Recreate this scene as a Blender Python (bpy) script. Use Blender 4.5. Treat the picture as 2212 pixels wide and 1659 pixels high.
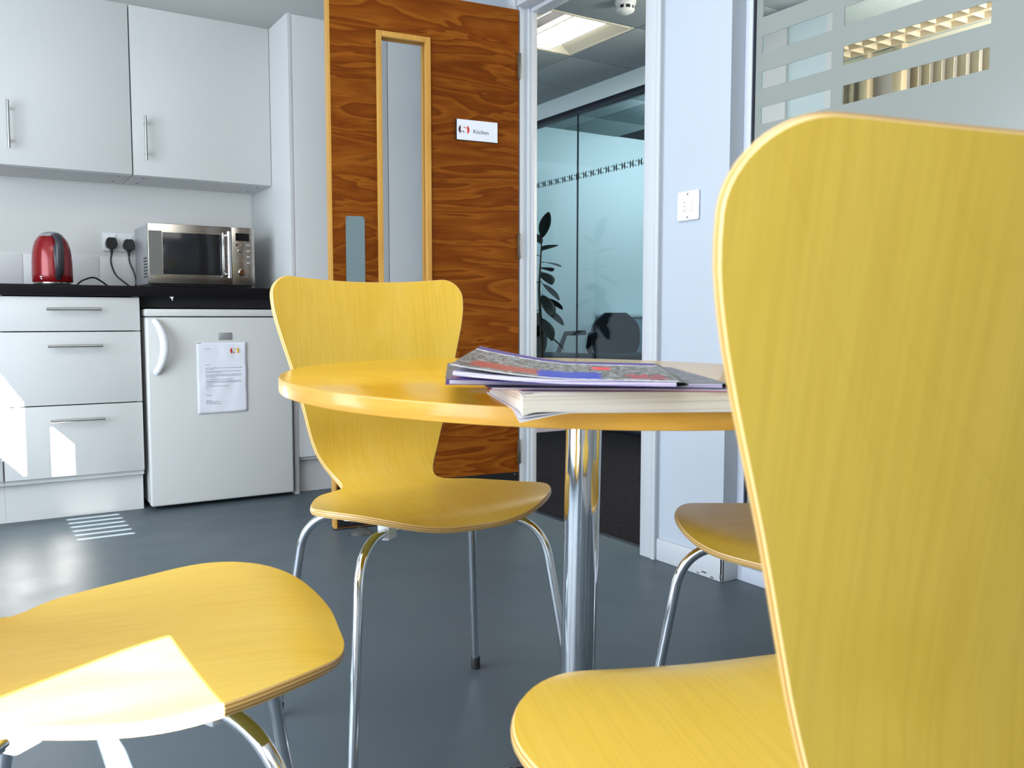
import bpy, bmesh, math, random
from mathutils import Vector, Matrix
random.seed(7)
R = math.radians
sc = bpy.context.scene
for o in list(bpy.data.objects): bpy.data.objects.remove(o)
COL = sc.collection

# ------------------------------------------------------------------ camera
cam = bpy.data.cameras.new('camera'); camo = bpy.data.objects.new('camera', cam); COL.objects.link(camo)
cam.sensor_fit = 'HORIZONTAL'; cam.sensor_width = 36.0; cam.lens = 36.0*1886/2212; cam.clip_start = .02
camo.location = (0, 0, .79)
camo.rotation_euler = (R(90-4.29), 0, R(-32.2))
cam.dof.use_dof = True; cam.dof.focus_distance = 2.6; cam.dof.aperture_fstop = 15
sc.camera = camo

# ------------------------------------------------------------------ world, sun, daylight, exposure
wd = bpy.data.worlds.new('world'); sc.world = wd; wd.use_nodes = True
bg = wd.node_tree.nodes['Background']; bg.inputs[0].default_value = (.75, .87, 1, 1); bg.inputs[1].default_value = 1.0
SUN_T = .38                                   # tangent of the sun's elevation; it shines along +Y
su = bpy.data.lights.new('sun', 'SUN'); su.energy = 90; su.angle = R(.12); su.color = (1, .97, .92)
suo = bpy.data.objects.new('sun', su); COL.objects.link(suo)
suo.rotation_euler = Vector((0.0, 1, -SUN_T)).to_track_quat('-Z', 'Y').to_euler()
def area(name, loc, target, sx, sy, power, col):
    l = bpy.data.lights.new(name, 'AREA'); l.shape = 'RECTANGLE'; l.size = sx; l.size_y = sy; l.energy = power; l.color = col
    o = bpy.data.objects.new(name, l); COL.objects.link(o); o.location = loc
    o.rotation_euler = (Vector(target)-Vector(loc)).to_track_quat('-Z', 'Y').to_euler()
    return o
area('window_light_left', (-1.86, 1.45, 1.08), (0, 1.45, 1.08), 3.2, 1.9, 118, (.78, .89, 1))
area('window_light_back', (-.9, -.73, 1.75), (-.9, 2, 1.75), 1.7, 1.0, 10, (1, .97, .92))
area('kitchen_ceiling_lamp', (.35, 1.25, 2.41), (.35, 1.25, 0), 1.3, 1.3, 14, (1, .96, .88))
area('corridor_fill', (2.3, 2.6, 2.3), (3.8, 3.4, 1.9), .4, .4, 5, (.95, 1, 1))  # added unseen fill, brightens the corridor posts and panel
area('corridor_lamp', (3.0, 4.27, 2.37), (3.0, 4.27, 0), .2, .5, 5, (1, .97, .9))
area('meeting_room_lamp', (5.2, 5.15, 2.38), (4.9, 6.35, 1.5), 1.6, .3, 18, (.92, .98, 1))
area('office_fill', (4.35, 1.4, 1.5), (4.6, 4, 1.8), .9, 1.4, 85, (1, .96, .88))  # added unseen fill for the office bay and its blinds
sc.view_settings.view_transform = 'Standard'; sc.view_settings.look = 'None'
sc.view_settings.gamma = 1; sc.view_settings.use_curve_mapping = False
sc.view_settings.exposure = .45

# ------------------------------------------------------------------ materials
def mat(name, col=(.8, .8, .8), rough=.5, metal=0, spec=.5, coat=0, emit=None, estr=0, trans=0, ior=1.45):
    m = bpy.data.materials.new(name); m.use_nodes = True
    b = m.node_tree.nodes['Principled BSDF']
    b.inputs['Base Color'].default_value = (*col, 1); b.inputs['Roughness'].default_value = rough
    b.inputs['Metallic'].default_value = metal; b.inputs['Specular IOR Level'].default_value = spec
    b.inputs['Coat Weight'].default_value = coat; b.inputs['Coat Roughness'].default_value = .12
    b.inputs['Transmission Weight'].default_value = trans; b.inputs['IOR'].default_value = ior
    if emit: b.inputs['Emission Color'].default_value = (*emit, 1); b.inputs['Emission Strength'].default_value = estr
    return m
def nt(m): return m.node_tree, m.node_tree.nodes, m.node_tree.links, m.node_tree.nodes['Principled BSDF']
def coords(N, L, kind='Object', scale=(1, 1, 1), loc=(0, 0, 0), rot=(0, 0, 0)):
    t = N.new('ShaderNodeTexCoord'); mp = N.new('ShaderNodeMapping')
    mp.inputs['Scale'].default_value = scale; mp.inputs['Location'].default_value = loc; mp.inputs['Rotation'].default_value = rot
    L.new(t.outputs[kind], mp.inputs[0]); return mp.outputs[0]
def noise(N, L, vec, scale, detail=3, rough=.5, dist=0):
    n = N.new('ShaderNodeTexNoise'); n.inputs['Scale'].default_value = scale; n.inputs['Detail'].default_value = detail
    n.inputs['Roughness'].default_value = rough; n.inputs['Distortion'].default_value = dist
    L.new(vec, n.inputs['Vector']); return n.outputs['Fac']
def ramp(N, L, fac, stops):
    r = N.new('ShaderNodeValToRGB'); e = r.color_ramp.elements
    while len(e) < len(stops): e.new(.5)
    for k, (p, c) in zip(e, stops): k.position = p; k.color = (*c, 1) if len(c) == 3 else c
    L.new(fac, r.inputs[0]); return r.outputs[0]
def mixc(N, L, fac, a, b, mode='MIX'):
    m = N.new('ShaderNodeMix'); m.data_type = 'RGBA'; m.blend_type = mode
    for s, v in ((m.inputs[0], fac), (m.inputs[6], a), (m.inputs[7], b)):
        if isinstance(v, (int, float)): s.default_value = v
        elif isinstance(v, tuple): s.default_value = (*v, 1)
        else: L.new(v, s)
    return m.outputs[2]
def math_(N, L, op, a, b=None):
    m = N.new('ShaderNodeMath'); m.operation = op
    for i, v in enumerate((a, b)):
        if v is None: continue
        if isinstance(v, (int, float)): m.inputs[i].default_value = v
        else: L.new(v, m.inputs[i])
    return m.outputs[0]
def bump(N, L, b, h, strength, dist=.002):
    n = N.new('ShaderNodeBump'); n.inputs['Strength'].default_value = strength; n.inputs['Distance'].default_value = dist
    L.new(h, n.inputs['Height']); L.new(n.outputs[0], b.inputs['Normal'])

def painted(name, col, rough=.55, bs=.05, scale=160, var=.03, spec=.4):
    m = mat(name, col, rough, spec=spec); T, N, L, b = nt(m)
    v = coords(N, L); n1 = noise(N, L, v, 2.3, 3); n2 = noise(N, L, v, scale, 2)
    c2 = tuple(x*(1-var) for x in col)
    L.new(mixc(N, L, n1, c2, col), b.inputs['Base Color'])
    bump(N, L, b, n2, bs, .001); return m
M = {}
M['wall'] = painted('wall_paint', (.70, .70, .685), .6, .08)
M['wall_sky_tint'] = painted('sky_tinted_white_wall', (.51, .56, .635), .6, .08)  # cool window light put into the colour, darkened where the pillar is overlit
M['gobo_grey'] = painted('grey_gobo_wall', (.34, .34, .33), .8)  # grey chosen to cut bounce from the unseen wall onto the near chair
M['wall_grey'] = painted('upper_wall_paint', (.62, .63, .61), .7, .08)
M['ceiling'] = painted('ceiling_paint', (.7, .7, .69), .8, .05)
M['gloss_white'] = painted('gloss_white_trim', (.60, .63, .67), .32, .03, 60)
M['laminate'] = painted('white_laminate', (.63, .635, .63), .33, .02, 300, .015, .45)
M['laminate_side'] = painted('white_board', (.64, .645, .645), .42, .02, 300, .015)
M['tile'] = painted('white_glazed_tile', (.76, .76, .77), .3, .015, 14, .02, .5)
M['grout'] = painted('grout', (.80, .80, .79), .8, .1)
M['fridge'] = painted('white_enamel', (.65, .655, .64), .28, .03, 420, .01, .5)
M['black_top'] = painted('black_worktop', (.010, .008, .010), .42, .06, 300, .3, .2)
M['black'] = mat('black_plastic', (.012, .012, .014), .35)
M['void'] = mat('dark_recess', (.01, .01, .012), .7)
M['rubber'] = mat('black_rubber', (.02, .02, .02), .6)
M['grey_rubber'] = painted('grey_rubber', (.06, .06, .06), .5)
M['chrome'] = mat('chrome', (.82, .83, .86), .07, 1)
M['steel_bar'] = mat('satin_steel', (.50, .50, .50), .24, 1)
M['white_plastic'] = mat('white_plastic', (.82, .83, .86), .3)
M['clear_plastic'] = mat('translucent_plastic', (.85, .87, .9), .3)
M['alu'] = painted('satin_aluminium_trim', (.60, .64, .74), .4, .02, 200)
M['red'] = mat('red_gloss', (.27, .004, .008), .25, .2, .5, .35)
M['dark_grey'] = mat('dark_grey_plastic', (.045, .045, .055), .28)
M['lid_grey'] = mat('grey_lid', (.42, .43, .44), .35, .4)
M['push'] = mat('satin_push_plate', (.30, .40, .44), .38, .75)
M['paper'] = painted('paper', (.80, .81, .88), .8, .1, 40)
M['ink'] = mat('grey_ink', (.27, .27, .33), .8)
M['ink_dark'] = mat('dark_ink', (.12, .14, .18), .7)
M['logo_red'] = mat('logo_red', (.62, .03, .02), .5)
M['logo_maroon'] = mat('logo_maroon', (.05, .006, .012), .5)
M['logo_yellow'] = mat('logo_yellow', (.75, .48, .03), .5)
M['sign_white'] = mat('sign_white', (.78, .82, .9), .35)
M['badge'] = mat('badge_silver', (.42, .43, .42), .4, .5)
M['lamp'] = mat('lamp_tube', (1, 1, 1), .4, emit=(1, .98, .93), estr=5)
M['lamp_dim'] = mat('dim_lamp_panel', (.45, .40, .30), .5, emit=(1, .85, .6), estr=.02)
M['louvre'] = mat('louvre_metal', (.75, .76, .74), .2, .9)
M['cream'] = painted('cream_enamel', (.70, .66, .52), .5)
M['detector'] = mat('detector_white', (.6, .62, .6), .45)
M['leaf'] = painted('rubber_plant_leaf', (.005, .014, .013), .5, .1, 30, .4)
M['stem'] = painted('plant_stem', (.03, .03, .02), .7)
M['pot'] = painted('dark_pot', (.03, .035, .05), .5)
M['office_black'] = painted('black_upholstery', (.008, .009, .014), .6, .2, 200)
M['beige_blind'] = painted('beige_blind_fabric', (.50, .43, .30), .8, .2, 240, .2)
M['oak_post'] = painted('pale_timber', (.50, .42, .28), .5, .1, 40, .2)
M['meeting_wall'] = painted('meeting_room_paint', (.62, .73, .74), .7)
M['desk_blue'] = painted('pale_blue_laminate', (.22, .36, .44), .4)
M['dark_rail'] = mat('dark_rail', (.012, .016, .028), .4)
M['display'] = mat('microwave_display', (.006, .006, .008), .15)
M['mw_glass'] = mat('microwave_window', (.018, .019, .022), .12, spec=.5)
M['hinge'] = mat('hinge_steel', (.25, .24, .22), .4, .9)
M['decal'] = mat('glass_decal', (.015, .04, .045), .6)
M['dirt'] = mat('scuff', (.09, .08, .07), .8)

def floor_mat():
    m = mat('grey_vinyl', (.055, .07, .085), .3, spec=.28); T, N, L, b = nt(m)
    v = coords(N, L); n1 = noise(N, L, v, 1.7, 4); n2 = noise(N, L, v, 420, 2); n3 = noise(N, L, v, 900, 1)
    base = ramp(N, L, n1, [(.3, (.078, .104, .124)), (.7, (.092, .118, .138))])
    sp = ramp(N, L, n2, [(.68, (0, 0, 0)), (.78, (1, 1, 1))])
    L.new(mixc(N, L, math_(N, L, 'MULTIPLY', sp, .12), base, (.3, .33, .36)), b.inputs['Base Color'])
    L.new(ramp(N, L, noise(N, L, v, 6, 4), [(.3, (.40,)*3), (.7, (.48,)*3)]), b.inputs['Roughness'])
    bump(N, L, b, n3, .03, .0005); return m
M['floor'] = floor_mat()
def carpet_mat():
    m = mat('dark_carpet', (.014, .014, .018), .95, spec=.1); T, N, L, b = nt(m)
    v = coords(N, L); n = noise(N, L, v, 260, 3)
    L.new(ramp(N, L, n, [(.35, (.006, .006, .010)), (.7, (.032, .028, .03))]), b.inputs['Base Color'])
    bump(N, L, b, n, .6, .004); return m
M['carpet'] = carpet_mat()
def ceil_tile():
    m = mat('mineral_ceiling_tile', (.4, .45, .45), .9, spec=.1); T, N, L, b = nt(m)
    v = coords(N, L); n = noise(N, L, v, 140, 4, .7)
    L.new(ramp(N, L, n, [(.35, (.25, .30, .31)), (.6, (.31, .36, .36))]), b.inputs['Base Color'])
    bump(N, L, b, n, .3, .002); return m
M['ceil_tile'] = ceil_tile()

def beech(name, c_lo, c_mid, c_hi, kind='UV', sc_=(5, 1.6, 1), rough=.34, coat=.10, fine=(70, 2.0, 1), figure=.5):
    m = mat(name, c_mid, rough, coat=coat, spec=.3); T, N, L, b = nt(m)
    v = coords(N, L, kind, sc_); v2 = coords(N, L, kind, fine)
    n1 = noise(N, L, v, 2.2, 4, .55, .8); n2 = noise(N, L, v2, 3, 3, .6)
    c = ramp(N, L, n1, [(.25, c_lo), (.5, c_mid), (.78, c_hi)])
    g = ramp(N, L, n2, [(.35, (.88, .86, .80)), (.6, (1, 1, 1))])
    c = mixc(N, L, .6, c, g, 'MULTIPLY')
    # faint cathedral figure: contour lines of a slow noise
    v3 = coords(N, L, kind, (sc_[0]*.5, sc_[1]*.45, 1)); n3 = noise(N, L, v3, 1.6, 2, .4, .5)
    fr = math_(N, L, 'FRACT', math_(N, L, 'MULTIPLY', n3, 9.0))
    ln = ramp(N, L, fr, [(0, (.90, .86, .78)), (.10, (1, 1, 1)), (1, (1, 1, 1))])
    c = mixc(N, L, figure, c, ln, 'MULTIPLY')
    L.new(c, b.inputs['Base Color'])
    bump(N, L, b, n2, .03, .0006); return m
M['beech'] = beech('lacquered_beech', (.72, .475, .055), (.765, .52, .076), (.79, .555, .105), figure=.26)
M['table_beech'] = beech('table_beech', (.68, .37, .014), (.73, .41, .020), (.77, .45, .03), 'Object', (9, 2, 1), .22, .35, (90, 3, 1), .15)
M['table_edge'] = beech('table_edge_beech', (.70, .38, .06), (.76, .44, .09), (.80, .50, .12), 'Object', (3, 3, 30), .3, .3, (8, 8, 120), .1)
def ply():
    m = mat('plywood_edge', (.7, .5, .2), .4, coat=.2); T, N, L, b = nt(m)
    t = N.new('ShaderNodeTexCoord'); s = N.new('ShaderNodeSeparateXYZ'); L.new(t.outputs['UV'], s.inputs[0])
    n = noise(N, L, coords(N, L, 'UV', (30, .4, 1)), 2, 3)
    y = math_(N, L, 'ADD', s.outputs['Y'], math_(N, L, 'MULTIPLY', math_(N, L, 'SUBTRACT', n, .5), .05))
    w = math_(N, L, 'SINE', math_(N, L, 'MULTIPLY', y, 2*math.pi*3.5))
    w = math_(N, L, 'ADD', math_(N, L, 'MULTIPLY', w, .5), .5)
    c = ramp(N, L, w, [(.05, (.40, .18, .03)), (.4, (.66, .38, .09)), (.7, (.78, .55, .24))])
    L.new(c, b.inputs['Base Color']); return m
M['ply'] = ply()
def veneer():
    m = mat('door_veneer', (.3, .12, .02), .5, coat=0, spec=.1); T, N, L, b = nt(m)
    v = coords(N, L, 'Object', (1.0, 1, 6.5), (3.1, 0, .4))
    n1 = noise(N, L, v, 1.55, 3, .5, .75)
    fr = math_(N, L, 'FRACT', math_(N, L, 'MULTIPLY', n1, 6.5))
    c1 = ramp(N, L, fr, [(0, (.17, .038, .003)), (.30, (.215, .054, .004)), (.62, (.255, .072, .006)), (.88, (.31, .098, .009)), (1, (.18, .044, .0035))])
    n2 = noise(N, L, coords(N, L, 'Object', (3, 1, 110)), 2.4, 4, .65)
    c2 = ramp(N, L, n2, [(.3, (.70, .64, .58)), (.62, (1, 1, 1))])
    n3 = noise(N, L, coords(N, L, 'Object', (.7, 1, 3.2)), 1.4, 3)
    c3 = ramp(N, L, n3, [(.32, (.72, .66, .6)), (.66, (1.0, 1.0, 1.0))])
    c = mixc(N, L, .85, mixc(N, L, .9, c1, c2, 'MULTIPLY'), c3, 'MULTIPLY')
    L.new(c, b.inputs['Base Color']); bump(N, L, b, n2, .05, .0006); return m
M['veneer'] = veneer()
M['lipping'] = beech('oak_lipping', (.50, .25, .045), (.58, .31, .065), (.64, .37, .09), 'Object', (12, 12, 1), .4, .1, (60, 60, 2), .1)
def brushed():
    m = mat('brushed_steel', (.50, .46, .40), .24, 1); T, N, L, b = nt(m)
    n = noise(N, L, coords(N, L, 'Object', (1, 1, 900)), 3, 2)
    L.new(ramp(N, L, n, [(.3, (.54, .51, .46)), (.7, (.60, .57, .52))]), b.inputs['Base Color'])
    L.new(ramp(N, L, n, [(.3, (.2,)*3), (.7, (.32,)*3)]), b.inputs['Roughness']); return m
M['brushed'] = brushed()
def pages(name, c1, c2, n_):
    m = mat(name, c1, .8, spec=.2); T, N, L, b = nt(m)
    n = noise(N, L, coords(N, L, 'Object', (2.5, 2.5, n_)), 1, 3, .7)
    L.new(ramp(N, L, n, [(.36, c2), (.5, c1)]), b.inputs['Base Color']); bump(N, L, b, n, .25, .001); return m
M['pages'] = pages('book_page_edges', (.82, .80, .76), (.60, .56, .50), 700)
M['mag_pages'] = pages('magazine_page_edges', (.72, .70, .86), (.22, .16, .5), 900)
def glass(name, tint, refl=.08, rough=.02):
    m = bpy.data.materials.new(name); m.use_nodes = True; T = m.node_tree; N = T.nodes; L = T.links; N.clear()
    out = N.new('ShaderNodeOutputMaterial'); tr = N.new('ShaderNodeBsdfTransparent'); gl = N.new('ShaderNodeBsdfGlossy'); mx = N.new('ShaderNodeMixShader')
    tr.inputs[0].default_value = (*tint, 1); gl.inputs['Roughness'].default_value = rough
    fz = N.new('ShaderNodeLayerWeight'); fz.inputs[0].default_value = .5
    ad = math_(N, L, 'ADD', math_(N, L, 'MULTIPLY', math_(N, L, 'POWER', fz.outputs['Facing'], 5.0), .8), refl)
    L.new(ad, mx.inputs[0]); L.new(tr.outputs[0], mx.inputs[1]); L.new(gl.outputs[0], mx.inputs[2]); L.new(mx.outputs[0], out.inputs[0]); return m
M['glass'] = glass('clear_glass', (.99, .995, .99), .025)
M['tint_glass'] = glass('tinted_partition_glass', (.82, .92, .955), .03)
def frost():
    m = bpy.data.materials.new('frosted_film'); m.use_nodes = True; T = m.node_tree; N = T.nodes; L = T.links; N.clear()
    out = N.new('ShaderNodeOutputMaterial'); d = N.new('ShaderNodeBsdfDiffuse'); t = N.new('ShaderNodeBsdfTranslucent'); g = N.new('ShaderNodeBsdfGlossy')
    d.inputs[0].default_value = (.42, .45, .43, 1); t.inputs[0].default_value = (.52, .56, .54, 1); g.inputs[0].default_value = (.8, .85, .85, 1); g.inputs['Roughness'].default_value = .25
    m1 = N.new('ShaderNodeMixShader'); m1.inputs[0].default_value = .4; L.new(d.outputs[0], m1.inputs[1]); L.new(t.outputs[0], m1.inputs[2])
    m2 = N.new('ShaderNodeMixShader'); m2.inputs[0].default_value = .08; L.new(m1.outputs[0], m2.inputs[1]); L.new(g.outputs[0], m2.inputs[2])
    L.new(m2.outputs[0], out.inputs[0]); return m
M['frost'] = frost()
def cover(name, seed, greyish=False):
    """printed magazine cover: band of purple along the head, photo patches below (flat print)"""
    m = mat(name, (.3, .3, .4), .42, coat=0, spec=.18); T, N, L, b = nt(m)
    t = N.new('ShaderNodeTexCoord'); s = N.new('ShaderNodeSeparateXYZ'); v = coords(N, L, 'UV', (9, 7, 1), (seed, 0, 0)); wn = N.new('ShaderNodeTexNoise'); wn.inputs['Scale'].default_value = 4; wn.inputs['Detail'].default_value = 4; L.new(v, wn.inputs['Vector'])
    wa = N.new('ShaderNodeVectorMath'); wa.operation = 'SUBTRACT'; wa.inputs[1].default_value = (.5, .5, .5); L.new(wn.outputs['Color'], wa.inputs[0])
    wm = N.new('ShaderNodeVectorMath'); wm.operation = 'MULTIPLY'; wm.inputs[1].default_value = (.10, .07, 0); L.new(wa.outputs[0], wm.inputs[0])
    ws = N.new('ShaderNodeVectorMath'); ws.operation = 'ADD'; L.new(t.outputs['UV'], ws.inputs[0]); L.new(wm.outputs[0], ws.inputs[1])
    L.new(ws.outputs[0], s.inputs[0]); vo = N.new('ShaderNodeTexVoronoi'); vo.inputs['Scale'].default_value = 3.2; L.new(v, vo.inputs['Vector'])
    n = noise(N, L, v, 2.6, 6, .75, .8)
    pic = ramp(N, L, n, [(.30, (.02, .02, .03)), (.42, (.06, .06, .05)), (.5, (.13, .11, .09)), (.56, (.42, .42, .44)), (.62, (.07, .08, .07)), (.72, (.10, .10, .14))])
    if not greyish:
        red = ramp(N, L, noise(N, L, v, 11, 3), [(.4, (.16, .02, .02)), (.6, (.55, .09, .03))])
        def rect(x0, x1, y0, y1):
            a = math_(N, L, 'MULTIPLY', math_(N, L, 'GREATER_THAN', s.outputs['X'], x0), math_(N, L, 'LESS_THAN', s.outputs['X'], x1))
            c = math_(N, L, 'MULTIPLY', math_(N, L, 'GREATER_THAN', s.outputs['Y'], y0), math_(N, L, 'LESS_THAN', s.outputs['Y'], y1))
            return math_(N, L, 'MULTIPLY', a, c)
        wob = math_(N, L, 'MULTIPLY', n, .25)
        pic = mixc(N, L, rect(.55, .93, .12, .34), pic, red)
        blue = math_(N, L, 'MULTIPLY', rect(.33, .62, .02, .45), math_(N, L, 'LESS_THAN', math_(N, L, 'ADD', s.outputs['Y'], wob), .47))
        pic = mixc(N, L, blue, pic, (.01, .03, .42))
        pic = mixc(N, L, math_(N, L, 'MULTIPLY', rect(.03, .22, .1, .3), math_(N, L, 'GREATER_THAN', n, .5)), pic, (.45, .03, .06))
        pic = mixc(N, L, rect(.27, .36, .5, .66), pic, (.75, .02, .03))
        pic = mixc(N, L, rect(0, 1, .84, 1), pic, (.06, .02, .22))
        pic = mixc(N, L, rect(0, 1, .80, .835), pic, (.75, .75, .82))
        pic = mixc(N, L, rect(0, 1, 0, .035), pic, (.75, .75, .82))
    else:
        pic = mixc(N, L, .6, pic, (.16, .16, .18))
    L.new(pic, b.inputs['Base Color']); return m
M['cover'] = cover('magazine_cover_print', 2.0)
M['cover_grey'] = cover('grey_magazine_cover_print', 5.0, True)
M['cover_back'] = mat('magazine_back_cover', (.12, .07, .40), .25, coat=.3)
M['cover_red'] = mat('magazine_red_cover', (.55, .02, .04), .3, coat=.3)

# ------------------------------------------------------------------ mesh helpers
class MB:
    def __init__(s): s.v = []; s.f = []; s.uv = []; s.mi = []; s.sm = []
    def add(s, verts, faces, smooth=False, mi=0, uvs=None):
        o = len(s.v); s.v += [tuple(p) for p in verts]
        for k, fc in enumerate(faces):
            s.f.append([o+i for i in fc]); s.sm.append(smooth); s.mi.append(mi); s.uv.append(uvs[k] if uvs else None)
        return s
    def box(s, x0, x1, y0, y1, z0, z1, bev=0, mi=0, seg=2):
        bm = bmesh.new(); bmesh.ops.create_cube(bm, size=1)
        for v in bm.verts: v.co = Vector(((x0+x1)/2+v.co.x*(x1-x0), (y0+y1)/2+v.co.y*(y1-y0), (z0+z1)/2+v.co.z*(z1-z0)))
        if bev: bmesh.ops.bevel(bm, geom=bm.edges[:], offset=bev, segments=seg, affect='EDGES', profile=.5)
        bm.verts.index_update()
        s.add([v.co for v in bm.verts], [[v.index for v in f.verts] for f in bm.faces], bool(bev), mi); bm.free(); return s
    def tube(s, pts, r, n=12, cap=True, mi=0):
        pts = [Vector(p) for p in pts]; rs = r if isinstance(r, (list, tuple)) else [r]*len(pts)
        V = []; prev = None
        for i, p in enumerate(pts):
            t = (pts[min(i+1, len(pts)-1)]-pts[max(i-1, 0)]).normalized()
            if prev is None:
                a = t.orthogonal().normalized()
            else:
                a = (prev - t*prev.dot(t)).normalized()
            prev = a; b = t.cross(a)
            for k in range(n):
                q = 2*math.pi*k/n; V.append(p+(a*math.cos(q)+b*math.sin(q))*rs[i])
        F = [[i*n+k, i*n+(k+1) % n, (i+1)*n+(k+1) % n, (i+1)*n+k] for i in range(len(pts)-1) for k in range(n)]
        if cap: F += [list(range(n))[::-1], [(len(pts)-1)*n+k for k in range(n)]]
        return s.add(V, F, True, mi)
    def lathe(s, prof, c=(0, 0), n=40, mi=0, sx=1, sy=1):
        V = []; m = len(prof)
        for r, z in prof:
            for k in range(n):
                q = 2*math.pi*k/n; V.append((c[0]+r*sx*math.cos(q), c[1]+r*sy*math.sin(q), z))
        F = [[i*n+k, i*n+(k+1) % n, (i+1)*n+(k+1) % n, (i+1)*n+k] for i in range(m-1) for k in range(n)]
        if prof[0][0] > 1e-6: F.append(list(range(n))[::-1])
        if prof[-1][0] > 1e-6: F.append([(m-1)*n+k for k in range(n)])
        return s.add(V, F, True, mi)
    def prism(s, poly, z0, z1, axes='xyz', mi=0):
        """extrude a 2-D polygon; axes names where (u, v, w) go"""
        n = len(poly); o = []
        for w in (z0, z1):
            for (a, b) in poly:
                d = {axes[0]: a, axes[1]: b, axes[2]: w}; o.append((d['x'], d['y'], d['z']))
        F = [list(range(n))[::-1], [n+i for i in range(n)]]+[[i, (i+1) % n, n+(i+1) % n, n+i] for i in range(n)]
        return s.add(o, F, False, mi)
    def build(s, name, material, parent=None, off=None, recalc=True):
        me = bpy.data.meshes.new(name)
        if off is None:
            off = Vector((0, 0, 0))
        me.from_pydata([tuple(Vector(p)-off) for p in s.v], [], s.f)
        ms = material if isinstance(material, (list, tuple)) else [material]
        for m_ in ms: me.materials.append(M[m_] if isinstance(m_, str) else m_)
        for p, sm, mi in zip(me.polygons, s.sm, s.mi): p.use_smooth = sm; p.material_index = mi
        if any(u is not None for u in s.uv):
            ul = me.uv_layers.new(name='UVMap')
            for p, u in zip(me.polygons, s.uv):
                if u is None: continue
                for li, q in zip(p.loop_indices, u): ul.data[li].uv = q
        if recalc:
            bm = bmesh.new(); bm.from_mesh(me); bmesh.ops.recalc_face_normals(bm, faces=bm.faces[:]); bm.to_mesh(me); bm.free()
        me.set_sharp_from_angle(angle=R(38))
        o = bpy.data.objects.new(name, me); COL.objects.link(o)
        if parent: o.parent = parent
        return o
def tag(o, label=None, cat=None, group=None, kind=None):
    if label: o['label'] = label
    if cat: o['category'] = cat
    if group: o['group'] = group
    if kind: o['kind'] = kind
    return o
def thing(name, label, cat, loc=(0, 0, 0), rz=0, group=None, kind=None):
    o = bpy.data.objects.new(name, None); COL.objects.link(o); o.empty_display_size = .1
    o.location = loc; o.rotation_euler = (0, 0, rz); return tag(o, label, cat, group, kind)
def struct(name, mb, m, label=None): return tag(mb.build(name, m), label, None, None, 'structure')
def copy_tree(o, parent=None):
    c = o.copy(); COL.objects.link(c); c.parent = parent
    for ch in o.children: copy_tree(ch, c)
    return c
class At:
    """collects parts given in world coordinates under an unrotated thing"""
    def __init__(s, root): s.root = root; s.o = Vector(root.location)
    def __call__(s, name, mb, m, parent=None, label=None):
        o = mb.build(name, m, parent or s.root, s.o)
        if label: o['label'] = label
        return o

# ------------------------------------------------------------------ main dimensions (metres, camera above the origin)
YW, YF, YC = 4.395, 3.81, 4.074        # kitchen wall, base fronts, wall cupboard fronts
XT = 1.248                             # side of the tall cabinet
XD = 1.909                             # face of the door wall
CE = 2.437                             # ceiling
XL, YB = -1.95, -.80                   # left wall, slotted sun wall behind the camera

# ------------------------------------------------------------------ room shell
struct('floor', MB().box(XL, 1.965, YB, YW, -.06, 0), 'floor', 'dark grey glossy vinyl kitchen floor')
struct('floor_corridor', MB().box(1.965, 7.6, YB-.6, 8.2, -.06, -.002), 'carpet', 'very dark carpet beyond the doorway')
struct('ceiling', MB().box(XL, XD, YB, YW+.1, CE, CE+.08), 'ceiling', 'grey kitchen ceiling')
wk = struct('wall_kitchen', MB().box(XL-.1, 2.1, YW, YW+.12, 0, CE), 'wall', 'white painted wall behind the worktop')
struct('wall_left', MB().box(XL-.1, XL, YB, YW, 0, CE), 'wall')
# upper band of the kitchen wall above the cupboards is grey
tag(MB().box(XL, XD, YW-.006, YW, 2.09, CE).build('bulkhead', 'wall_grey', wk), 'grey band of wall above the cupboards')
# tiles: one row of upstand tiles on the worktop
tm = None; x = .242-.304*4; i = 0
while x < XT-.01:
    x1 = min(x+.304, XT)-.0035
    mb = MB().box(0, x1-x, -.007, .0, 0, .148, .0016)
    o = mb.build('tile', 'tile', wk); o.location = (x, YW, .9235); x += .304
MB().box(XL, XT, YW-.0035, YW, .921, 1.0735).build('grout_bed', 'grout', wk)

# door wall (X = XD): pillar, header, piece beyond the hinge
D0, D1, DT = 2.205, 2.976, 2.012       # opening along Y and its head
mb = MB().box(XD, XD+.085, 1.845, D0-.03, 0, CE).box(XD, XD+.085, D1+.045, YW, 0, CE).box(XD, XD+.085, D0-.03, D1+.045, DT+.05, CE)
struct('wall_right', mb, 'wall_sky_tint', 'white wall strip with the light switch beside the doorway')
mb = MB().box(XD-.010, XD, 1.835, 2.131, 0, .072, .003).box(XD-.010, 1.968, 1.835, 1.846, 0, .072, .003)
struct('baseboard_right', mb, 'gloss_white', 'low white skirting with scuffed corner')
scf = MB()
for (y, z, w, h) in [(1.90, .012, .02, .004), (1.87, .004, .012, .004), (1.838, .01, .006, .012), (1.93, .005, .01, .003)]:
    scf.box(XD-.0112, XD-.009, y, y+w, z, z+h)
tag(scf.build('scuff_mark', 'dirt', bpy.data.objects['baseboard_right']), 'dark scuff marks')
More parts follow.
